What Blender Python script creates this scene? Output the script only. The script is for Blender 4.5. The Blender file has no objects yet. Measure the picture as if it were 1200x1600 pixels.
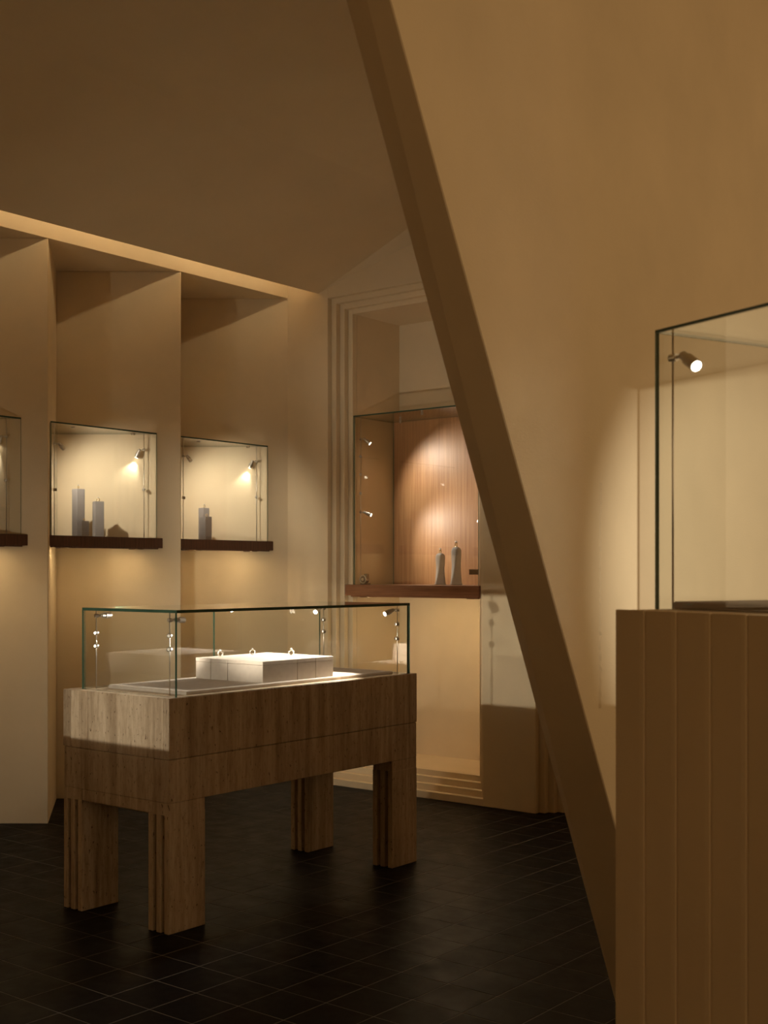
import bpy, bmesh, math, random
from mathutils import Vector, Matrix
R = math.radians
random.seed(7)
S = bpy.context.scene
COL = S.collection

# ------------------------------------------------------------------ camera, world, exposure
EYE = 1.4
cam = bpy.data.cameras.new('camera'); co = bpy.data.objects.new('camera', cam); COL.objects.link(co)
co.location = (0, 0, EYE); co.rotation_euler = (R(90), 0, R(38.8))
cam.sensor_fit = 'AUTO'; cam.sensor_width = 36; cam.lens = 1936 * 36 / 1600
cam.shift_y = (895.7 - 800) / 1600
cam.clip_start = .05; cam.clip_end = 60
cam.dof.use_dof = True; cam.dof.focus_distance = 5.6; cam.dof.aperture_fstop = 6.3
S.camera = co

W = bpy.data.worlds.new('world'); S.world = W; W.use_nodes = True
bg = W.node_tree.nodes['Background']
bg.inputs[0].default_value = (1.0, .68, .36, 1); bg.inputs[1].default_value = .35   # dim warm light of the rest of the shop

S.view_settings.view_transform = 'Standard'; S.view_settings.look = 'None'
S.view_settings.gamma = 1; S.view_settings.use_curve_mapping = False
S.view_settings.exposure = 0.9
SPOT_COL = (1.0, .93, .80); LED_COL = (1.0, .76, .44)
SPOT_W = 9.0

# ------------------------------------------------------------------ helpers
INV = {}
def link(name, data, parent=None):
    o = bpy.data.objects.new(name, data); COL.objects.link(o)
    if parent is not None:
        o.parent = parent; INV[o] = INV.get(parent, Matrix())
    return o
def tag(o, label, cat, group=None):
    o['label'] = label; o['category'] = cat
    if group: o['group'] = group
    return o
def thing(name, label, cat, loc=(0, 0, 0), rotz=0, group=None):
    o = link(name, None); o.location = loc; o.rotation_euler = (0, 0, rotz); o.empty_display_size = .05
    INV[o] = (Matrix.Translation(loc) @ Matrix.Rotation(rotz, 4, 'Z')).inverted()
    return tag(o, label, cat, group)
def struct(name, bm, m, parent=None, smooth=False):
    o = obj(name, bm, m, parent, smooth=smooth)
    if parent is None: o['kind'] = 'structure'
    return o
def obj(name, bm, mats, parent=None, local=False, smooth=False):
    """links a bmesh as one object; coordinates are world unless local"""
    if parent is not None and not local: bm.transform(INV.get(parent, Matrix()))
    bmesh.ops.recalc_face_normals(bm, faces=bm.faces)
    me = bpy.data.meshes.new(name); bm.to_mesh(me); bm.free()
    for m in (mats if isinstance(mats, (list, tuple)) else [mats]): me.materials.append(m)
    if smooth:
        for p in me.polygons: p.use_smooth = True
    return link(name, me, parent)
def BM(): return bmesh.new()
def box(x0, x1, y0, y1, z0, z1, bev=0.0, bm=None, seg=1):
    b = BM() if bm is None else bm
    vs = [b.verts.new((x, y, z)) for z in (z0, z1) for (x, y) in ((x0, y0), (x1, y0), (x1, y1), (x0, y1))]
    fs = [b.faces.new([vs[i] for i in f]) for f in ((3, 2, 1, 0), (4, 5, 6, 7), (0, 1, 5, 4), (1, 2, 6, 5), (2, 3, 7, 6), (3, 0, 4, 7))]
    if bev > 0:
        es = list({e for f in fs for e in f.edges})
        bmesh.ops.bevel(b, geom=es, offset=bev, segments=seg, affect='EDGES', profile=.5)
    return b
def prism(poly, z0, z1, bev=0.0, bm=None):
    b = BM() if bm is None else bm
    lo = [b.verts.new((x, y, z0)) for x, y in poly]; hi = [b.verts.new((x, y, z1)) for x, y in poly]
    n = len(poly); fs = [b.faces.new(lo[::-1]), b.faces.new(hi)]
    for i in range(n): fs.append(b.faces.new((lo[i], lo[(i + 1) % n], hi[(i + 1) % n], hi[i])))
    if bev > 0:
        es = list({e for f in fs for e in f.edges})
        bmesh.ops.bevel(b, geom=es, offset=bev, segments=1, affect='EDGES')
    return b
def cyl(p0, p1, r0, r1=None, n=20, bm=None, caps=True):
    b = BM() if bm is None else bm
    r1 = r0 if r1 is None else r1
    p0 = Vector(p0); p1 = Vector(p1); d = (p1 - p0).normalized()
    a = d.orthogonal().normalized(); c = d.cross(a)
    A = [b.verts.new(p0 + r0 * (a * math.cos(t) + c * math.sin(t))) for t in [2 * math.pi * i / n for i in range(n)]]
    B = [b.verts.new(p1 + r1 * (a * math.cos(t) + c * math.sin(t))) for t in [2 * math.pi * i / n for i in range(n)]]
    for i in range(n): b.faces.new((A[i], A[(i + 1) % n], B[(i + 1) % n], B[i]))
    if caps: b.faces.new(A[::-1]); b.faces.new(B)
    return b
def torus(c, Rr, r, axis, n=28, m=10, bm=None):
    b = BM() if bm is None else bm
    c = Vector(c); ax = Vector(axis).normalized(); a = ax.orthogonal().normalized(); d = ax.cross(a)
    V = []
    for i in range(n):
        t = 2 * math.pi * i / n; e = a * math.cos(t) + d * math.sin(t)
        V.append([b.verts.new(c + e * (Rr + r * math.cos(2 * math.pi * j / m)) + ax * r * math.sin(2 * math.pi * j / m)) for j in range(m)])
    for i in range(n):
        for j in range(m): b.faces.new((V[i][j], V[(i + 1) % n][j], V[(i + 1) % n][(j + 1) % m], V[i][(j + 1) % m]))
    return b
def ball(c, r, bm=None, sub=2, scale=(1, 1, 1)):
    b = BM() if bm is None else bm
    bmesh.ops.create_icosphere(b, subdivisions=sub, radius=r, matrix=Matrix.Translation(c) @ Matrix.Diagonal((*scale, 1)))
    return b

# ------------------------------------------------------------------ materials
def mat(name):
    m = bpy.data.materials.new(name); m.use_nodes = True
    nt = m.node_tree; return m, nt, nt.nodes['Principled BSDF']
def node(nt, typ, **kw):
    n = nt.nodes.new(typ)
    for k, v in kw.items():
        if k.startswith('i_'):
            n.inputs[k[2:].replace('_', ' ')].default_value = v
        else: setattr(n, k, v)
    return n
def coords(nt, scale=(1, 1, 1), space='Object'):
    tc = node(nt, 'ShaderNodeTexCoord'); mp = node(nt, 'ShaderNodeMapping')
    mp.inputs['Scale'].default_value = scale
    nt.links.new(tc.outputs[space], mp.inputs['Vector']); return mp.outputs[0]
def noise(nt, vec, scale, detail=4, rough=.55):
    n = node(nt, 'ShaderNodeTexNoise'); n.inputs['Scale'].default_value = scale
    n.inputs['Detail'].default_value = detail; n.inputs['Roughness'].default_value = rough
    nt.links.new(vec, n.inputs['Vector']); return n.outputs['Fac']
def ramp(nt, fac, stops):
    r = node(nt, 'ShaderNodeValToRGB'); e = r.color_ramp.elements
    while len(e) < len(stops): e.new(.5)
    for k, (p, c) in enumerate(stops): e[k].position = p; e[k].color = (*c, 1)
    nt.links.new(fac, r.inputs['Fac']); return r.outputs['Color']
def bump(nt, bsdf, h, strength, dist):
    b = node(nt, 'ShaderNodeBump'); b.inputs['Strength'].default_value = strength; b.inputs['Distance'].default_value = dist
    nt.links.new(h, b.inputs['Height']); nt.links.new(b.outputs['Normal'], bsdf.inputs['Normal'])
def mul(c, k): return tuple(min(1, x * k) for x in c)

def plaster(name, c, var=.06, bstr=.25, fine=90, rough=.85):
    m, nt, b = mat(name); v = coords(nt)
    n1 = noise(nt, v, 2.2, 5)
    nt.links.new(ramp(nt, n1, [(.3, mul(c, 1 - var)), (.7, mul(c, 1 + var))]), b.inputs['Base Color'])
    v2 = coords(nt, (1, 1, 2.2)); n2 = noise(nt, v2, fine, 3)
    bump(nt, b, n2, bstr, .002)
    b.inputs['Roughness'].default_value = rough; b.inputs['Specular IOR Level'].default_value = .25
    return m
PLASTER = plaster('plaster', (.70, .555, .355))
PLASTER_CEIL = plaster('ceiling_plaster', (.70, .555, .355), .03, .12, 60)
FLUTE = plaster('fluted_plaster', (.70, .555, .355), .05, .3, 70)

def travertine():
    m, nt, b = mat('travertine')
    v = coords(nt, (9, 9, .55)); n1 = noise(nt, v, 2.6, 9, .62)
    base = ramp(nt, n1, [(.30, (.25, .165, .092)), (.41, (.38, .275, .170)), (.52, (.475, .355, .23)), (.61, (.55, .425, .285)), (.74, (.66, .54, .385))])
    v3 = coords(nt, (30, 30, 7)); n3 = noise(nt, v3, 2.6, 7, .75)
    mix = node(nt, 'ShaderNodeMix', data_type='RGBA', blend_type='MULTIPLY'); mix.inputs['Factor'].default_value = .6
    nt.links.new(base, mix.inputs['A'])
    nt.links.new(ramp(nt, n3, [(.33, (.55, .48, .40)), (.52, (1, 1, 1))]), mix.inputs['B'])
    vp = coords(nt, (70, 70, 30)); n4 = noise(nt, vp, 1.3, 4, .6)
    pits = ramp(nt, n4, [(.635, (1, 1, 1)), (.67, (.22, .15, .09))])
    mx2 = node(nt, 'ShaderNodeMix', data_type='RGBA', blend_type='MULTIPLY'); mx2.inputs['Factor'].default_value = 1
    nt.links.new(mix.outputs['Result'], mx2.inputs['A']); nt.links.new(pits, mx2.inputs['B'])
    nt.links.new(mx2.outputs['Result'], b.inputs['Base Color'])
    b.inputs['Roughness'].default_value = .55; b.inputs['Specular IOR Level'].default_value = .35
    bw = node(nt, 'ShaderNodeRGBToBW'); nt.links.new(pits, bw.inputs[0])
    bump(nt, b, bw.outputs[0], .5, .003)
    return m
TRAV = travertine()

def wood(name, c0, c1, axis_scale, rough=.4):
    m, nt, b = mat(name); v = coords(nt, axis_scale)
    n1 = noise(nt, v, 1.6, 7, .65)
    nt.links.new(ramp(nt, n1, [(.32, c0), (.62, c1), (.8, mul(c1, 1.12))]), b.inputs['Base Color'])
    b.inputs['Roughness'].default_value = rough; bump(nt, b, n1, .12, .001)
    return m
WALNUT = wood('walnut', (.045, .013, .006), (.105, .036, .017), (45, 45, 3.0), .38)
CHERRY = wood('cherry_veneer', (.31, .135, .052), (.46, .235, .100), (42, 42, 1.1), .45)
CHERRY_D = wood('cherry_shelf', (.20, .078, .032), (.32, .135, .060), (3.0, 40, 60), .4)

def tile_mat():
    m, nt, b = mat('black_floor_tile')
    v = coords(nt, (1, 1, 1)); oi = node(nt, 'ShaderNodeObjectInfo')
    add = node(nt, 'ShaderNodeVectorMath', operation='MULTIPLY_ADD'); add.inputs[1].default_value = (1, 1, 1)
    nt.links.new(v, add.inputs[0]); nt.links.new(oi.outputs['Location'], add.inputs[2])
    n1 = noise(nt, add.outputs[0], 9, 6, .65)
    c = ramp(nt, n1, [(.3, (.0032, .0031, .0036)), (.7, (.0072, .0064, .0070))])
    mix = node(nt, 'ShaderNodeMix', data_type='RGBA', blend_type='MULTIPLY'); mix.inputs['Factor'].default_value = 1
    nt.links.new(c, mix.inputs['A'])
    nt.links.new(ramp(nt, oi.outputs['Random'], [(0, (.72, .72, .74)), (.5, (1, .93, .9)), (1, (1.0, .8, .78))]), mix.inputs['B'])
    nt.links.new(mix.outputs['Result'], b.inputs['Base Color'])
    rr = ramp(nt, n1, [(.3, (.34, .34, .34)), (.7, (.52, .52, .52))]); nt.links.new(rr, b.inputs['Roughness'])
    b.inputs['Specular IOR Level'].default_value = .06
    bump(nt, b, n1, .08, .001); return m
TILE = tile_mat()
def plain(name, c, rough=.5, metal=0.0, spec=.5):
    m, nt, b = mat(name); v = coords(nt); n = noise(nt, v, 40, 3)
    nt.links.new(ramp(nt, n, [(.3, mul(c, .94)), (.7, mul(c, 1.05))]), b.inputs['Base Color'])
    b.inputs['Roughness'].default_value = rough; b.inputs['Metallic'].default_value = metal
    b.inputs['Specular IOR Level'].default_value = spec; return m
GROUT = plain('grout', (.20, .185, .17), .9)
STEEL = plain('brushed_steel', (.62, .57, .50), .3, 1)
BRONZE = plain('dark_bronze', (.23, .18, .13), .4, 1)
GOLD = plain('ring_gold', (.95, .74, .42), .16, 1)
SILVER = plain('ring_silver', (.92, .86, .78), .14, 1)
SUEDE = plain('grey_suede', (.285, .25, .225), .85, 0, .2)
SUEDE_L = plain('taupe_suede', (.33, .285, .245), .85, 0, .2)
LINEN = plain('pale_linen', (.44, .37, .305), .9, 0, .15)
LINEN_E = plain('linen_edge', (.30, .24, .19), .9, 0, .15)

def gem():
    m, nt, b = mat('clear_gem'); b.inputs['Base Color'].default_value = (.97, .94, .9, 1)
    b.inputs['Roughness'].default_value = .05; b.inputs['Transmission Weight'].default_value = .6; b.inputs['IOR'].default_value = 2.0
    return m
GEM = gem()
def glass():
    m, nt, b = mat('pane_glass'); nt.nodes.remove(b); out = nt.nodes['Material Output']
    t = node(nt, 'ShaderNodeBsdfTransparent'); t.inputs[0].default_value = (.985, .991, .982, 1)
    g = node(nt, 'ShaderNodeBsdfGlossy'); g.inputs['Roughness'].default_value = .004; g.inputs[0].default_value = (1, 1, 1, 1)
    lw = node(nt, 'ShaderNodeLayerWeight'); lw.inputs['Blend'].default_value = .5
    pw = node(nt, 'ShaderNodeMath', operation='POWER'); pw.inputs[1].default_value = 5; nt.links.new(lw.outputs['Facing'], pw.inputs[0])
    fr = node(nt, 'ShaderNodeMath', operation='MULTIPLY_ADD'); fr.inputs[1].default_value = .96; fr.inputs[2].default_value = .04
    nt.links.new(pw.outputs[0], fr.inputs[0])
    mx = node(nt, 'ShaderNodeMixShader')
    nt.links.new(fr.outputs[0], mx.inputs[0]); nt.links.new(t.outputs[0], mx.inputs[1]); nt.links.new(g.outputs[0], mx.inputs[2])
    nt.links.new(mx.outputs[0], out.inputs['Surface']); return m
GLASS = glass()
def edge():
    m, nt, b = mat('green_glass_edge'); v = coords(nt); n = noise(nt, v, 6, 2)
    nt.links.new(ramp(nt, n, [(.3, (.020, .055, .036)), (.7, (.040, .095, .062))]), b.inputs['Base Color'])
    b.inputs['Roughness'].default_value = .18; return m
EDGE = edge()
def edge_light():
    m, nt, b = mat('pale_glass_edge'); v = coords(nt); n = noise(nt, v, 6, 2)
    nt.links.new(ramp(nt, n, [(.3, (.13, .17, .115)), (.7, (.20, .24, .16))]), b.inputs['Base Color'])
    b.inputs['Roughness'].default_value = .2; return m
EDGE_L = edge_light()
def emis(name, c, s):
    m, nt, b = mat(name); nt.nodes.remove(b)
    e = node(nt, 'ShaderNodeEmission'); e.inputs[0].default_value = (*c, 1); e.inputs[1].default_value = s
    nt.links.new(e.outputs[0], nt.nodes['Material Output'].inputs['Surface']); return m
LENS = emis('lamp_lens', (1, .88, .68), 7)
LED = emis('led_strip', LED_COL, 28)
COVE = emis('cove_strip', (1, .80, .50), 14)

# pane: a thin box whose two large faces are glass and whose rims are green edge
def pane(name, x0, x1, y0, y1, z0, z1, parent, thin, local=False, rim=None):
    b = box(x0, x1, y0, y1, z0, z1)
    b.faces.ensure_lookup_table(); b.normal_update()
    for f in b.faces:
        n = f.normal; f.material_index = 0 if abs(n[thin]) > .9 else 1
    return obj(name, b, [GLASS, rim or EDGE], parent, local=local)
def pane_poly(name, poly, z0, z1, parent, rim=None):
    b = prism(poly, z0, z1); b.normal_update()
    for f in b.faces: f.material_index = 0 if abs(f.normal.z) > .9 else 1
    return obj(name, b, [GLASS, rim or EDGE_L], parent)
def pane_line(name, p, q, t, z0, z1, parent, rim=None):
    p = Vector(p); q = Vector(q); d = (q - p).normalized(); n = Vector((-d.y, d.x)) * t / 2
    b = prism([p + n, q + n, q - n, p - n], z0, z1); b.normal_update()
    nn = Vector((n.x, n.y, 0)).normalized()
    for f in b.faces: f.material_index = 0 if abs(f.normal.dot(nn)) > .9 else 1
    return obj(name, b, [GLASS, rim or EDGE_L], parent)

# ------------------------------------------------------------------ floor
TS = .2004; TX0 = -3.681; TY0 = 3.8313
fl = struct('floor', box(-8, 3, -2, 9, -.12, -.0010), GROUT)
def px(x, y, z=0):
    th = R(51.2); cx = x * math.sin(th) + y * math.cos(th); cy = -x * math.cos(th) + y * math.sin(th)
    if cy < .3: return None
    return 600 + 1936 * cx / cy, 895.7 - 1936 * (z - EYE) / cy, cy
g = .0021; a = TS / 2 - g; ch = .0006
def tile_bm(bm, cx=0, cy=0):
    lo = [bm.verts.new((cx + sx * a, cy + sy * a, -.012)) for sx, sy in ((-1, -1), (1, -1), (1, 1), (-1, 1))]
    md = [bm.verts.new((cx + sx * a, cy + sy * a, -ch)) for sx, sy in ((-1, -1), (1, -1), (1, 1), (-1, 1))]
    hi = [bm.verts.new((cx + sx * (a - ch), cy + sy * (a - ch), 0)) for sx, sy in ((-1, -1), (1, -1), (1, 1), (-1, 1))]
    bm.faces.new(hi)
    for i in range(4):
        j = (i + 1) % 4
        bm.faces.new((lo[i], lo[j], md[j], md[i])); bm.faces.new((md[i], md[j], hi[j], hi[i]))
tm = BM(); tile_bm(tm); bmesh.ops.recalc_face_normals(tm, faces=tm.faces)
tile_me = bpy.data.meshes.new('floor_tile'); tm.to_mesh(tile_me); tm.free(); tile_me.materials.append(TILE)
spots = []
for i in range(-22, 34):
    for j in range(-28, 26):
        x = TX0 + (i + .5) * TS; y = TY0 + (j + .5) * TS
        if -7.9 < x < 2.9 and -1.9 < y < 8.9:
            p = px(x, y); vis = 0
            if p and -40 < p[0] < 985 and 1215 < p[1] < 1640 and p[0] < 555 + .262 * p[1] + 30 and x > -6.35 and y < 6.25: vis = 1
            spots.append((0 if vis else 1, p[2] if p else 99, x, y))
spots.sort()
rest = BM()
for k, (nv, d, x, y) in enumerate(spots):
    if k < 300 and not nv:
        o = link('floor_tile', tile_me, fl); o.location = (x, y, random.uniform(-.0004, 0))
    else: tile_bm(rest, x, y)
o = obj('floor_tiles_beyond', rest, TILE, fl); o['kind'] = 'stuff'

# ------------------------------------------------------------------ left wall with saw-tooth niches
XL = -5.804; YB = 4.221; MOD = .985; ZS = 3.274
def F(n): return (XL, YB + MOD * n)
def Dp(n): return (XL - .60, YB + MOD * n + .50)
wl = struct('wall_left', box(-6.80, XL, -1.8, 6.172, ZS, 4.1), PLASTER)
YE = F(2)[1]
for n in range(-5, 2):
    d0 = Dp(n); f1 = F(n + 1); d1 = Dp(n + 1)
    if n == 1: poly = [(-6.80, d0[1]), d0, f1, (XL, 6.55), (-6.80, 6.55)]
    else: poly = [(-6.80, d0[1]), d0, f1, d1, (-6.80, d1[1])]
    obj('niche_pier', prism(poly, 0, ZS + .002 if n == 1 else ZS, .003), PLASTER, wl)

# ------------------------------------------------------------------ end wall with the stepped portal
YP = 6.17
def frame(x0, x1, z0, z1, ox0, ox1, oz0, oz1, y0, y1, bev=.0025):
    b = BM()
    box(ox0, x0, y0, y1, oz0, oz1, bev, b); box(x1, ox1, y0, y1, oz0, oz1, bev, b)
    box(x0 - .002, x1 + .002, y0, y1, z1, oz1, bev, b)
    if z0 > oz0: box(x0 - .002, x1 + .002, y0, y1, oz0, z0, bev, b)
    return b
wb = struct('wall_back', frame(-5.44, -4.20, .045, 3.224, XL - .001, -3.83, 0, 4.1, YP, YP + .042), PLASTER)
for k in (1, 2):
    obj('portal_step', frame(-5.44 + .037 * k, -4.20 - .037 * k, .045 + .0385 * k, 3.224 - .034 * k, -5.7, -3.95, 0, 4.0, YP + .042 * k, YP + .042 * (k + 1)), PLASTER, wb)
RX0, RX1, RZ0, RZ1, RY = -5.33, -4.31, .157, 3.125, 6.80
obj('portal_step', frame(RX0, RX1, RZ0, RZ1, -5.7, -3.95, 0, 4.0, YP + .126, YP + .17), PLASTER, wb)
b = BM()
box(-5.5, RX0, YP + .17, RY + .1, 0, 3.4, 0, b); box(RX1, -4.1, YP + .17, RY + .1, 0, 3.4, 0, b)
box(RX0, RX1, YP + .17, RY + .1, RZ1, 3.4, 0, b); box(RX0, RX1, YP + .17, RY + .1, 0, RZ0, 0, b)
obj('recess_lining', b, PLASTER, wb)
obj('recess_back', box(RX0 - .05, RX1 + .05, RY, RY + .1, RZ0 - .05, RZ1 + .05), PLASTER, wb)
for k in range(1, 5):
    obj('corner_step', box(-4.0, -3.83 + .038 * k, YP + .042 * k, YP + .042 * (k + 1) + (2 if k == 4 else 0), 0, 4.1, .0025), PLASTER, wb)

# unseen wall behind the camera, added to cut world light from that side
struct('wall_front_added', box(-6.8, 3.0, -1.95, -1.8, 0, 4.1), PLASTER)

# ------------------------------------------------------------------ ceiling: folded planes rising from a cove slot along the left wall
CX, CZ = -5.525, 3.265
K1, K2, XF = .33, .13, -4.42  # second slope flattens past a fold added to imitate a soft light edge
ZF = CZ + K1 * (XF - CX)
hx, hy, hz = None, None, None
# hip line runs from the cove corner towards the room; the narrow facet drops from it to the end wall
def ray(pxx, pyy):
    th = R(51.2); x = (pxx - 600) / 1936; z = (895.7 - pyy) / 1936
    return Vector((x * math.sin(th) - math.cos(th), x * math.cos(th) + math.sin(th), z))
r_ = ray(633, 360); t_ = (CZ - EYE - K1 * CX) / (r_.z - K1 * r_.x)
hip = Vector((r_.x * t_, r_.y * t_, EYE + r_.z * t_))
kh = (hip.y - YP) / (hip.x - CX)
def hipY(x): return YP + kh * (x - CX)
GS = .237                                                     # slope of the ceiling line on the end wall
cb = BM()
def quad(*p): return cb.faces.new([cb.verts.new(q) for q in p])
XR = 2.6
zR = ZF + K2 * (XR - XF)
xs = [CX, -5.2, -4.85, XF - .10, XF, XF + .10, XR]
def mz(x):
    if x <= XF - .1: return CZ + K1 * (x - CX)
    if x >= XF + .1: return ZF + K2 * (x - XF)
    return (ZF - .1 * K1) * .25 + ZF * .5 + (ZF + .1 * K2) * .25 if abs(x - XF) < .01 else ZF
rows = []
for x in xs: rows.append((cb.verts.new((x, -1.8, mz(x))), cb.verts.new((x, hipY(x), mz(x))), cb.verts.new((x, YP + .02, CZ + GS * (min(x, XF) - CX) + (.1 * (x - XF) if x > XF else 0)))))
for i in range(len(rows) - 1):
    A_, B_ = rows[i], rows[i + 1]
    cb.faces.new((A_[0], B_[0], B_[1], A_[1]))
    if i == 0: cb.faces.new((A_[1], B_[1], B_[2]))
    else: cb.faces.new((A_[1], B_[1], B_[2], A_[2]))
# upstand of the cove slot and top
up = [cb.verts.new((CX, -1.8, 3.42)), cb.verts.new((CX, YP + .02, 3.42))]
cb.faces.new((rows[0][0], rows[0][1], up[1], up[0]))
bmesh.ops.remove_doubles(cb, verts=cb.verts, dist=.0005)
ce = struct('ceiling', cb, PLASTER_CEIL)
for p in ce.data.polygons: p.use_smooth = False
obj('cove_lid', box(XL - .05, XR, -1.8, 6.5, 4.05, 4.12), PLASTER_CEIL, ce)
obj('cove_light_strip', box(CX + .005, CX + .03, -1.5, 6.1, 3.425, 3.435), COVE, ce)

# ------------------------------------------------------------------ leaning wall slab on the right
wr = BM()
XA, XB = -1.90, -1.716
def ly(z): return 3.554 - .485 * z
def ry(z): return 3.545 - .519 * z
zt = 4.1
v = [wr.verts.new(p) for p in ((XA, ly(0), 0), (XB, ry(0), 0), (XB, 9, 0), (XA, 9, 0), (XA, ly(zt), zt), (XB, ry(zt), zt), (XB, 9, zt), (XA, 9, zt))]
fs = [wr.faces.new([v[i] for i in f]) for f in ((3, 2, 1, 0), (4, 5, 6, 7), (0, 1, 5, 4), (1, 2, 6, 5), (2, 3, 7, 6), (3, 0, 4, 7))]
bmesh.ops.bevel(wr, geom=list({e for f in fs for e in f.edges}), offset=.003, segments=1, affect='EDGES')
wright = struct('wall_right', wr, PLASTER)

sb = BM(); zz = 1.02
prev = None
while zz < 1.66:
    yo = 3.109 + random.uniform(-.003, .003); w_ = random.uniform(.002, .006)
    row = [sb.verts.new((XB - .001, yo - w_ - .004, zz)), sb.verts.new((XB + random.uniform(.002, .0045), yo, zz)), sb.verts.new((XB - .001, yo + w_ + .003, zz))]
    if prev:
        for q in range(2): sb.faces.new((prev[q], prev[q + 1], row[q + 1], row[q]))
    prev = row; zz += .012
obj('plaster_seam', sb, PLASTER, wright)

# ------------------------------------------------------------------ spotlights on rods
LIGHTS = []
def aim(o, d): o.rotation_euler = Vector(d).to_track_quat('-Z', 'Y').to_euler()
def rod_light(label, base, top, fixtures, group, rr=.0022, lamp_angle=70, hr=.0125, off=None, name='spotlight_rod', cat='spotlight'):
    """fixtures: ('spot', z, target, out_dir, power) or ('knob', z, out_dir)"""
    t = thing(name, label, cat, base, 0, group)
    x, y, z = base
    obj('rod', cyl((x, y, z), (x, y, top), rr, n=10), STEEL, t, smooth=True)
    for fx in fixtures:
        zz = fx[1]
        if fx[0] == 'knob':
            d = Vector(fx[2]).normalized()
            c = Vector((x, y, zz))
            b = cyl(c - d * .006, c + d * .012, .0095, n=18)
            cyl(c + d * .012, c + d * .014, .0095, .006, n=18, bm=b)
            obj('knob', b, STEEL, t)
        else:
            tgt = Vector(fx[2]); out = Vector(fx[3]).normalized(); c = Vector((x, y, zz))
            b = cyl(c - out * .007, c + out * .010, .008, n=16); cyl(c + out * .01, c + out * .026, .0035, n=10, bm=b)
            piv = c + out * .028; ball(piv, .0085, b, 2)
            d = (tgt - piv).normalized(); e = piv + d * .050
            cyl(piv - d * .004, piv + d * .016, hr * .72, n=20, bm=b); cyl(piv + d * .016, e, hr, n=24, bm=b)
            h = obj('spotlight_head', b, STEEL, t)
            lit = fx[4] > 0
            obj(off + '_lens_offscreen' if off and lit else 'lens', cyl(e - d * .0005, e + d * .0012, hr * .86, n=24), LENS if lit else STEEL, h)
            if not lit: continue
            L = bpy.data.lights.new('spot_lamp', 'SPOT'); L.energy = SPOT_W * fx[4]; L.color = SPOT_COL
            L.spot_size = R(lamp_angle if len(fx) < 6 else fx[5]); L.spot_blend = .75; L.shadow_soft_size = .009
            lo = link(off + '_lamp_offscreen' if off else 'spot_lamp', L, h); lo.location = INV[h] @ (e + d * .004); aim(lo, d)
    return t

# ------------------------------------------------------------------ rings
def ring(label, pos, axis, metal, gemsize=.0045, Rr=.0085, group=None, r=.0019):
    t = thing('ring', label, 'ring', pos, 0, group)
    x, y, z = pos; c = (x, y, z + Rr + r)
    obj('band', torus(c, Rr, r, axis), metal, t, smooth=True)
    obj('stone', ball((x, y, z + 2 * Rr + 2 * r + gemsize * .45), gemsize, sub=1, scale=(1, 1, .8)), GEM, t)
    return t

# ------------------------------------------------------------------ niche shelves, cases and displays
SX, CFX, SZ0, SZ1, CZ1 = -5.890, -5.918, 1.555, 1.617, 2.270
def lerp(p, q, k): return (p[0] + (q[0] - p[0]) * k, p[1] + (q[1] - p[1]) * k)
names = {-1: 'first', 0: 'second', 1: 'third'}
where = {-1: 'in the niche farthest from the portal', 0: 'in the middle niche', 1: 'in the niche beside the portal'}
wh2 = {-1: 'niche farthest from portal', 0: 'middle niche', 1: 'niche beside the portal'}
case_look = {-1: 'glass wall case in the niche farthest from the stepped portal',
             0: 'glass wall case holding three grey blocks in the middle niche',
             1: 'glass wall case holding two grey blocks, niche beside the portal'}
shelf_look = {-1: 'dark walnut wedge shelf in the niche farthest from the stepped portal',
              0: 'dark walnut wedge shelf under three grey blocks, middle niche',
              1: 'dark walnut wedge shelf under two grey blocks, beside the portal'}
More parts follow.
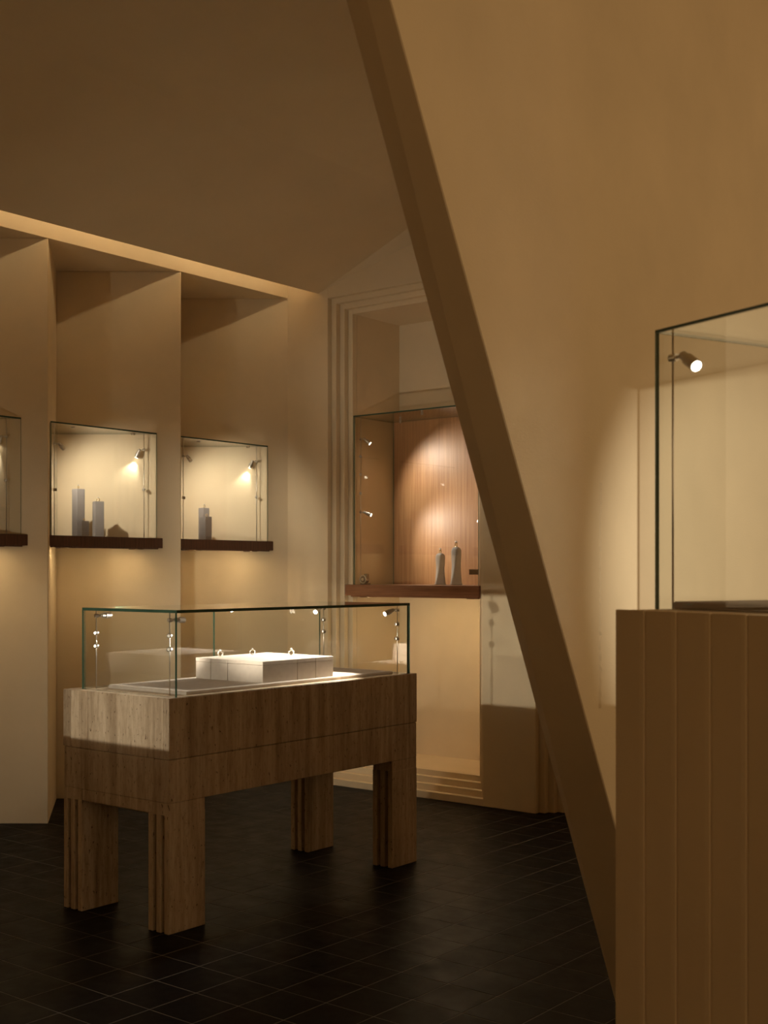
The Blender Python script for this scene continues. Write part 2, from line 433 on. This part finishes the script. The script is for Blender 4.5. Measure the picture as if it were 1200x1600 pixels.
for n in (-1, 0, 1):
    f0, d0, f1 = F(n), Dp(n), F(n + 1)
    def onret(x): return lerp(f0, d0, (XL - x) / .60)
    def onpan(x): return lerp(f1, d0, (XL - x) / .60)
    e = .002
    sl, sr = onret(SX), onpan(SX)
    t = thing('wall_shelf', shelf_look[n], 'shelf', (SX, (sl[1] + sr[1]) / 2, SZ0), 0, 'walnut shelves in the saw-tooth niches')
    obj('board', prism([(SX, sl[1] + e), (SX, sr[1] - e), (SX - .012, sr[1] - .006), (d0[0] + .004, d0[1])], SZ0, SZ1, .0015), WALNUT, t)
    for k in (.2, .8):
        yy = sl[1] + (sr[1] - sl[1]) * k
        b = box(SX - .10, SX - .008, yy - .022, yy + .022, SZ0 - .010, SZ0 + .001, .002)
        obj('bracket', b, BRONZE, t)
    q0, q1 = onret(SX - .06), onpan(SX - .10)
    obj('light_lip', box(SX - .020, SX - .004, sl[1] + .02, sr[1] - .035, SZ0 - .007, SZ0 + .001), WALNUT, t)
    obj('light_strip', box(SX - .036, SX - .022, q0[1] + .03, q1[1] - .10, SZ0 - .0045, SZ0 + .001), LED, t)
    # glass case
    cl, cr = onret(CFX), onpan(CFX)
    c = thing('glass_case', case_look[n], 'display case', (CFX, (cl[1] + cr[1]) / 2, SZ1), 0, 'glass cases in the saw-tooth niches')
    T = .008
    pane('front_pane', CFX - T, CFX, cl[1] + .004, cr[1] - .004, SZ1, CZ1 - T, c, 0, rim=EDGE_L)
    pane_poly('top_pane', [(CFX, cl[1] + .004), (CFX, cr[1] - .004), (d0[0] + .010, d0[1])], CZ1 - T, CZ1, c, rim=EDGE)
    rv = Vector((.50, .60)).normalized() * .0045                          # clear of the return wall
    pane_line('side_pane', Vector(lerp(f0, d0, .245)) + rv, Vector(lerp(f0, d0, .95)) + rv, .006, SZ1, CZ1 - T, c)
    for k in (.22, .78):
        yy = cl[1] + (cr[1] - cl[1]) * k
        obj('clip', cyl((CFX - T, yy, CZ1 - .020), (CFX - .030, yy, CZ1 - .020), .007, n=14), STEEL, c)
    # lights
    nr = Vector((f1[1] - d0[1], -(f1[0] - d0[0]))).normalized()          # panel normal
    pr = Vector(onpan(CFX - .060)) + nr * .028
    pd = (Vector(d0) - Vector(f1)).normalized()
    mid = Vector(lerp(d0, f1, .42))
    rod_light('slim steel rod spotlight at the free end of the case, ' + wh2[n], (pr.x, pr.y, SZ1), CZ1 - T,
              [('spot', SZ1 + .545, (mid.x + .02, mid.y + .02, SZ1 + .16), (pd.x, pd.y, 0), 0.16, 80), ('knob', SZ1 + .300, (nr.x, nr.y, 0))], 'rod spotlights in the niche cases')
    if n > -1:
        rn = Vector((d0[1] - f0[1], f0[0] - d0[0])).normalized()           # return normal
        rn = Vector((.64, .77)).normalized() if rn.y < 0 else rn
        pl = Vector(onret(CFX - .03)) + Vector((.0, .028))
        rod_light('slim steel rod spotlight against the short return wall, ' + wh2[n], (pl.x, pl.y, SZ1), CZ1 - T,
                  [('spot', SZ1 + .530, (mid.x + .03, mid.y + .04, SZ1 + .2), (.3, 1, 0), 0.85, 110), ('knob', SZ1 + .265, (.4, 1, 0))], 'rod spotlights in the niche cases')
def block(label, x, y, a, h, rot, group='grey display blocks'):
    t = thing('display_block', label, 'block', (x, y, SZ1), R(rot), group)
    obj('body', box(-a / 2, a / 2, -a / 2, a / 2, 0, h - .004, .0015), SUEDE, t, local=True)
    obj('cap', box(-a / 2 + .0006, a / 2 - .0006, -a / 2 + .0006, a / 2 - .0006, h - .0041, h, .001), SUEDE, t, local=True)
    return t
A = .055
block('tallest grey suede block, with a ring on top, middle niche', -6.085, 4.643, A, .288, -5)
block('low grey suede block standing against the tallest block', -6.005, 4.617, .050, .094, -5)
block('medium grey suede block standing alone, ring on top', -6.050, 4.763, A, .217, -20)
block('taller of two grey suede blocks beside the portal niche', -6.090, 5.665, .052, .216, -5)
block('shorter of two grey suede blocks beside the portal niche', -6.015, 5.612, .056, .155, 0)
ring('gold ring on the tallest grey block', (-6.085, 4.643, SZ1 + .288), (1, .6, 0), GOLD)
ring('gold ring on the low grey block', (-6.000, 4.620, SZ1 + .094), (1, .2, 0), GOLD, .003, .006)
ring('gold ring on the medium grey block', (-6.050, 4.763, SZ1 + .217), (.7, -1, 0), GOLD)
ring('silver ring on the taller of two blocks', (-6.088, 5.668, SZ1 + .216), (1, .2, 0), SILVER)
ring('small gold ring on the shorter of two blocks', (-6.012, 5.616, SZ1 + .155), (1, -.3, 0), GOLD, .003, .0075)

# ------------------------------------------------------------------ portal shelf and case
PZ0, PZ1, PGZ = 1.253, 1.324, 2.448
t = thing('portal_shelf', 'cherry wood shelf spanning the stepped portal', 'shelf', (-4.81, 6.24, PZ0))
obj('board', prism([(-5.347, 6.238), (-4.2745, 6.238), (-4.2745, 6.297), (RX1 + .001, 6.297), (RX1 + .001, 6.801), (RX0 - .001, 6.801), (RX0 - .001, 6.297), (-5.347, 6.297)], PZ0, PZ1, .0015), CHERRY_D, t)
obj('light_strip', box(-5.10, -4.315, 6.37, 6.385, PZ0 - .007, PZ0 + .001), emis('portal_led', LED_COL, 28), t)
obj('front_lip', box(-5.30, -4.285, 6.242, 6.262, PZ0 - .008, PZ0 + .001), CHERRY_D, t)
for xx in (-5.20, -4.345): obj('bracket', box(xx - .03, xx + .03, 6.25, 6.36, PZ0 - .012, PZ0 + .001, .002), BRONZE, t)
c = thing('portal_case', 'tall glass case with cherry wood back in the stepped portal', 'display case', (-4.82, 6.31, PZ1))
pane('front_pane', RX0 + .004, RX1 - .012, 6.300, 6.308, PZ1, PGZ - .008, c, 1, rim=EDGE_L)
pane('top_pane', RX0 + .004, RX1 - .004, 6.298, 6.728, PGZ - .008, PGZ, c, 2, rim=EDGE)
pane('side_pane', RX0 + .005, RX0 + .011, 6.308, 6.726, PZ1, PGZ - .008, c, 0, rim=EDGE_L)
obj('back_panel', box(RX0 + .004, RX1 - .004, 6.729, 6.748, PZ1, PGZ, .001), CHERRY, c)
h = obj('hinge', box(-4.385, -4.318, 6.292, 6.300, 1.392, 1.424, .002), BRONZE, c)
for xx in (-5.18, -4.80, -4.45): obj('clip', cyl((xx, 6.62 if xx < -5 else 6.36, PGZ - .030), (xx, 6.62 if xx < -5 else 6.36, PGZ - .008), .008, n=14), STEEL, c)
lk = thing('case_lock', 'round metal lock on the end of the cherry shelf', 'lock', (-5.265, 6.345, PZ1))
b = cyl((-5.265, 6.325, PZ1 + .036), (-5.265, 6.358, PZ1 + .036), .028, n=28)
obj('body', b, BRONZE, lk); obj('rim', torus((-5.265, 6.325, PZ1 + .036), .025, .004, (0, 1, 0)), STEEL, lk, smooth=True)
obj('keyway', cyl((-5.265, 6.318, PZ1 + .036), (-5.265, 6.33, PZ1 + .036), .010, n=18), STEEL, lk)
obj('foot', box(-5.29, -5.235, 6.325, 6.37, PZ1, PZ1 + .012, .002), BRONZE, lk)
obj('latch', box(-5.262, -5.235, 6.33, 6.352, PZ1 + .050, PZ1 + .072, .002), BRONZE, lk)
rod_light('tall steel rod with two spotlights inside the portal case', (-5.300, 6.345, PZ1), PGZ - .008,
          [('spot', 2.294, (-4.62, 6.70, 1.70), (1, .1, 0), 1.2, 120), ('spot', 1.806, (-4.70, 6.62, 1.55), (1, .1, 0), .9, 110)] +
          [('knob', z, (.5, -1, 0)) for z in (2.178, 2.058, 1.932)], 'rod spotlights')
rod_light('slim steel rod with a knob inside the portal case, end toward the leaning wall', (-4.345, 6.345, PZ1), PGZ - .008,
          [('knob', 1.72, (-.5, -1, 0))], None, name='case_rod', cat='rod')
def ring_stand(label, x, y, h, w):
    t = thing('ring_stand', label, 'ring stand', (x, y, PZ1), 0, 'twisted ring stands on the cherry shelf')
    b = BM(); NS, NR = 26, 28; V = []
    for i in range(NS + 1):
        k = i / NS; z = h * k
        prof = 1.0 - .36 * math.sin(math.pi / 2 * min(1, k / .55)) + .16 * max(0, (k - .55) / .45)
        if k > .86: prof *= .35 + .65 * math.sqrt(max(0, 1 - ((k - .86) / .14) ** 2))
        p = 9 - 5.5 * k
        tw = R(30 + 62 * k); row = []
        for j in range(NR):
            th = 2 * math.pi * j / NR; cs, sn = math.cos(th), math.sin(th)
            rr = (abs(cs) ** p + abs(sn) ** p) ** (-1 / p) * w / 2 * prof
            row.append(b.verts.new((rr * math.cos(th + tw), rr * math.sin(th + tw) * (1 - .25 * k), z)))
        V.append(row)
    for i in range(NS):
        for j in range(NR): b.faces.new((V[i][j], V[i][(j + 1) % NR], V[i + 1][(j + 1) % NR], V[i + 1][j]))
    b.faces.new(V[0][::-1]); b.faces.new(V[-1])
    obj('body', b, SUEDE_L, t, local=True, smooth=True)
    return t
ring_stand('shorter twisted taupe ring stand on the cherry shelf', -4.757, 6.50, .207, .074)
ring_stand('taller twisted taupe ring stand on the cherry shelf', -4.630, 6.50, .246, .078)
ring('gold ring with large stone on the shorter twisted stand', (-4.757, 6.50, PZ1 + .205), (.4, 1, 0), GOLD, .008, .010, None, .003)
ring('gold ring with large stone on the taller twisted stand', (-4.630, 6.50, PZ1 + .244), (.5, 1, 0), GOLD, .010, .012, None, .003)

# ------------------------------------------------------------------ travertine display table
def display_table(dy, LB, P, off=(None, None)):
    global ZT, ZC
    TX0_, TX1_, TY0_, TY1_ = -4.310, -3.650, 3.212 + dy, 4.795 + dy
    t = thing('display_table', LB[0], 'table', ((TX0_ + TX1_) / 2, (TY0_ + TY1_) / 2, 0))
    ZA, ZB, ZC = .508, .676, .914
    bv = .0018
    obj('lower_box', box(TX0_ + .004, TX1_ - .001, TY0_ + .001, TY1_ - .002, ZA, ZB - .001, bv), TRAV, t)
    obj('joint_core', box(TX0_ + .012, TX1_ - .008, TY0_ + .008, TY1_ - .008, ZB - .004, ZB + .004), TRAV, t)
    obj('front_slab', box(TX1_ - .030, TX1_, TY0_, TY1_, ZB + .001, ZC, bv), TRAV, t)
    obj('end_slab', box(TX0_ + .048, TX1_ - .031, TY0_, TY0_ + .03, ZB + .001, ZC, bv), TRAV, t)
    obj('back_slab', box(TX0_ - .003, TX0_ + .046, TY0_ + .0005, TY1_, ZB + .001, ZC, bv), TRAV, t)
    obj('end_slab', box(TX0_ + .048, TX1_ - .031, TY1_ - .03, TY1_, ZB + .001, ZC, bv), TRAV, t)
    obj('top_slab', box(TX0_ + .047, TX1_ - .0305, TY0_ + .0305, TY1_ - .0305, ZC - .03, ZC - .0005, 0), TRAV, t)
    LW, LL = .120, .192
    sw = .027; gp = (LW - 3 * sw) / 2
    for yy in (TY0_, TY1_ - LL):
        for xx in (TX0_ + .002, TX1_ - LW - .001):
            lg = obj('leg', box(xx + .001, xx + LW - .001, yy + .0015, yy + LL - .001, ZA - .050, ZA - .0008, bv), TRAV, t)
            for k in range(3):
                x0 = xx + k * (sw + gp)
                obj('slat', box(x0, x0 + sw, yy, yy + LL, 0, ZA - .049, bv), TRAV, lg)
            bk = box(xx + sw * .5, xx + LW - sw * .5, yy + .035, yy + LL - .035, .0, ZA - .049)
            obj('core', bk, TRAV, lg)
    for yy, s_ in ((TY0_ + .002, 1), (TY1_ - .032, 1)):
        obj('end_rail', box(TX0_ + LW + .003, TX1_ - LW - .002, yy, yy + .03, ZA - .048, ZA - .0008, bv), TRAV, t)
        obj('inner_rail', box(TX0_ + LW + .003, TX1_ - LW - .002, yy + .031, yy + .05, ZA - .060, ZA - .0008, bv), TRAV, t)

    # glass hood of the table
    GX0, GX1, GY0, GY1, GZ = -4.250, -3.660, 3.262 + dy, 4.752 + dy, 1.256
    T = .010
    c = thing('table_glass_case', LB[1], 'display case', ((GX0 + GX1) / 2, (GY0 + GY1) / 2, ZC))
    pane('top_pane', GX0, GX1, GY0, GY1, GZ - .012, GZ, c, 2)
    pane('front_pane', GX1 - T, GX1, GY0, GY1, ZC, GZ - .012, c, 0)
    pane('end_pane', GX0 + T, GX1 - T, GY0, GY0 + T, ZC, GZ - .012, c, 1)
    pane('end_pane', GX0 + T, GX1 - T, GY1 - T, GY1, ZC, GZ - .012, c, 1)
    pane('back_door', GX0, GX0 + T, GY0, 4.012 + dy, ZC, GZ - .012, c, 0)
    pane('back_door', GX0 + .001, GX0 + T, 4.013 + dy, GY1, ZC, GZ - .012, c, 0, rim=EDGE_L)

    o = thing('display_tray', LB[2], 'tray', (-3.945, 4.02 + dy, ZC))
    obj('board', box(-4.190, -3.705, 3.352 + dy, 4.675 + dy, ZC, ZC + .0125, .001), LINEN, o)
    obj('linen_top', box(-4.1885, -3.7065, 3.3535 + dy, 4.6735 + dy, ZC + .012, ZC + .0155, .0012), LINEN, o)
    ZT = ZC + .0155
    gr = 'rod spotlights in ' + LB[3]
    zk = ((1.162, 1.105))
    rod_light('rod spotlight at the back corner of ' + LB[3] + ', end toward the room', (-4.205, 3.300 + dy, ZC), GZ - .012,
              [('spot', 1.222, (-4.55, 5.0 + dy, 1.22), (.2, 1, 0), P[0], 84), ('knob', 1.150, (.6, -1, 0)), ('knob', 1.095, (.6, -1, 0))], gr, off=off[0])
    rod_light('rod spotlight at the front corner of ' + LB[3] + ', end toward the room', (-3.745, 3.300 + dy, ZC), GZ - .012,
              [('spot', 1.214, (-3.85, 5.0 + dy, 1.16), (0, 1, 0), P[1], 72), ('knob', 1.152, (.6, -1, 0)), ('knob', 1.098, (.6, -1, 0))], gr, off=off[1])
    rod_light('rod spotlight at the front corner of ' + LB[3] + ', end toward the portal', (-3.700, 4.705 + dy, ZC), GZ - .012,
              [('spot', 1.222, (-3.95, 3.85 + dy, .90), (-.25, -1, 0), P[2], 80), ('knob', 1.155, (-.3, -1, 0)), ('knob', 1.085, (-.3, -1, 0))], gr)
    rod_light('rod spotlight at the back corner of ' + LB[3] + ', end toward the portal', (-4.175, 4.705 + dy, ZC), GZ - .012,
              [('spot', 1.222, (-3.95, 3.85 + dy, .92), (-.1, -1, 0), P[3], 80), ('knob', 1.165, (-.1, -1, 0)), ('knob', 1.105, (-.1, -1, 0))], gr)


display_table(0, ('travertine display table on four slatted legs', 'low glass case with green edges on the travertine table',
                  'flat pale linen tray filling the table glass case', 'the table case'), (4.2, 1.5, 7.0, 5.0))
# the next table of the same row stands just outside the frame; its lamps light this one's end
display_table(-2.51, ('travertine display table nearest the front wall', 'low glass case on the table nearest the front wall',
                      'flat linen tray in the case nearest the front wall', 'the front wall case'), (3.6, 3.6, 0, 0), ('table_back_spot', 'table_front_spot'))
# riser of nine lidded blocks
o = thing('display_riser', 'pale linen riser of nine lidded boxes on the linen tray', 'riser', (-3.93, 4.03, ZT))
XS = [-4.142, -4.045, -3.938, -3.722]; YS = [3.802, 4.022, 4.142, 4.262]; ZR = 1.022
for i in range(3):
    for j in range(3):
        q = obj('linen_box', box(XS[i] + .0014, XS[i + 1] - .0014, YS[j] + .0014, YS[j + 1] - .0014, ZT, ZR - .0185, .0008), LINEN, o)
        obj('neck', box(XS[i] + .004, XS[i + 1] - .004, YS[j] + .004, YS[j + 1] - .004, ZR - .0195, ZR - .0160), LINEN, q)
        obj('lid', box(XS[i] + .0006, XS[i + 1] - .0006, YS[j] + .0006, YS[j + 1] - .0006, ZR - .0168, ZR, .0014), LINEN, q)
ring('silver ring on the riser above its seamed end face', (-4.085, 3.900, ZR), (.8, -1, 0), SILVER, .006, .0105, None, .0030)
ring('plain silver ring at the middle of the pale riser', (-4.060, 4.080, ZR), (1, -.9, 0), SILVER, .004, .0115, None, .0024)
ring('jewelled silver ring on the riser farthest along the table', (-3.900, 4.170, ZR), (1, -.9, 0), SILVER, .006, .0105, None, .0038)

# ------------------------------------------------------------------ fluted counter and its case in the foreground
KR = R(-21.2); KZ = 1.327
k = thing('fluted_counter', 'fluted plaster counter in front of the leaning wall', 'counter', (-1.204, 2.240, 0), KR)
KL, KD = 1.55, .62
obj('body', box(.0, KL, .012, KD, 0, KZ - .001, .004), FLUTE, k, local=True)
fx = [0, .062]
FW = .0885
fx = [i * FW for i in range(int(KL / FW) + 1)]
for i in range(len(fx) - 1):
    b = prism([(fx[i] + .0003, .014), (fx[i] + .0003, .0015), (fx[i + 1] - .012, -.0025), (fx[i + 1] - .0003, -.0015), (fx[i + 1] - .0003, .014)], 0, KZ, .0015)
    obj('flute', b, FLUTE, k, local=True)
c = thing('counter_glass_case', 'tall glass case standing on the fluted counter', 'display case', (-1.204, 2.240, KZ), KR)
kx0, kx1, ky0, ky1, kh_ = .026, 1.45, .084, .56, .567
T = .006
pane('front_pane', kx0, kx1, ky0, ky0 + T, 0, kh_ - T, c, 1, local=True, rim=EDGE_L)
pane('side_pane', kx0, kx0 + T, ky0 + T, ky1, 0, kh_ - T, c, 0, local=True, rim=EDGE_L)
pane('side_pane', kx1 - T, kx1, ky0 + T, ky1, 0, kh_ - T, c, 0, local=True, rim=EDGE_L)
pane('back_pane', kx0, kx1, ky1, ky1 + T, 0, kh_ - T, c, 1, local=True, rim=EDGE_L)
pane('top_pane', kx0, kx1, ky0, ky1 + T, kh_ - T, kh_, c, 2, local=True, rim=EDGE)
o = thing('counter_tray', 'tan padded board inside the counter glass case', 'tray', (-1.204, 2.240, KZ), KR)
obj('board', box(kx0 + .025, kx1 - .03, ky0 + .025, ky1 - .02, 0, .016, .003), LINEN_E, o, local=True)
MK = Matrix.Translation((-1.204, 2.240, KZ)) @ Matrix.Rotation(KR, 4, 'Z')
def kw(x, y, z=0): return MK @ Vector((x, y, z))
def kd(x, y): return (Matrix.Rotation(KR, 3, 'Z') @ Vector((x, y, 0)))
p = kw(.048, .112)
rod_light('rod spotlight at the free corner of the counter glass case', tuple(p), KZ + kh_ - T,
          [('spot', KZ + .510, tuple(kw(.40, .07, .30)), tuple(kd(1, .1)), 1.0)], 'rod spotlights on the counter')
p = kw(1.38, .14, .016)
rod_light('rod spotlight at the far end of the counter glass case', tuple(p), KZ + kh_ - T,
          [('spot', KZ + .49, (-1.716, 4.2, 1.30), tuple(kd(-1, .1)), 15.0, 42)], 'rod spotlights on the counter', off='counter_spot')
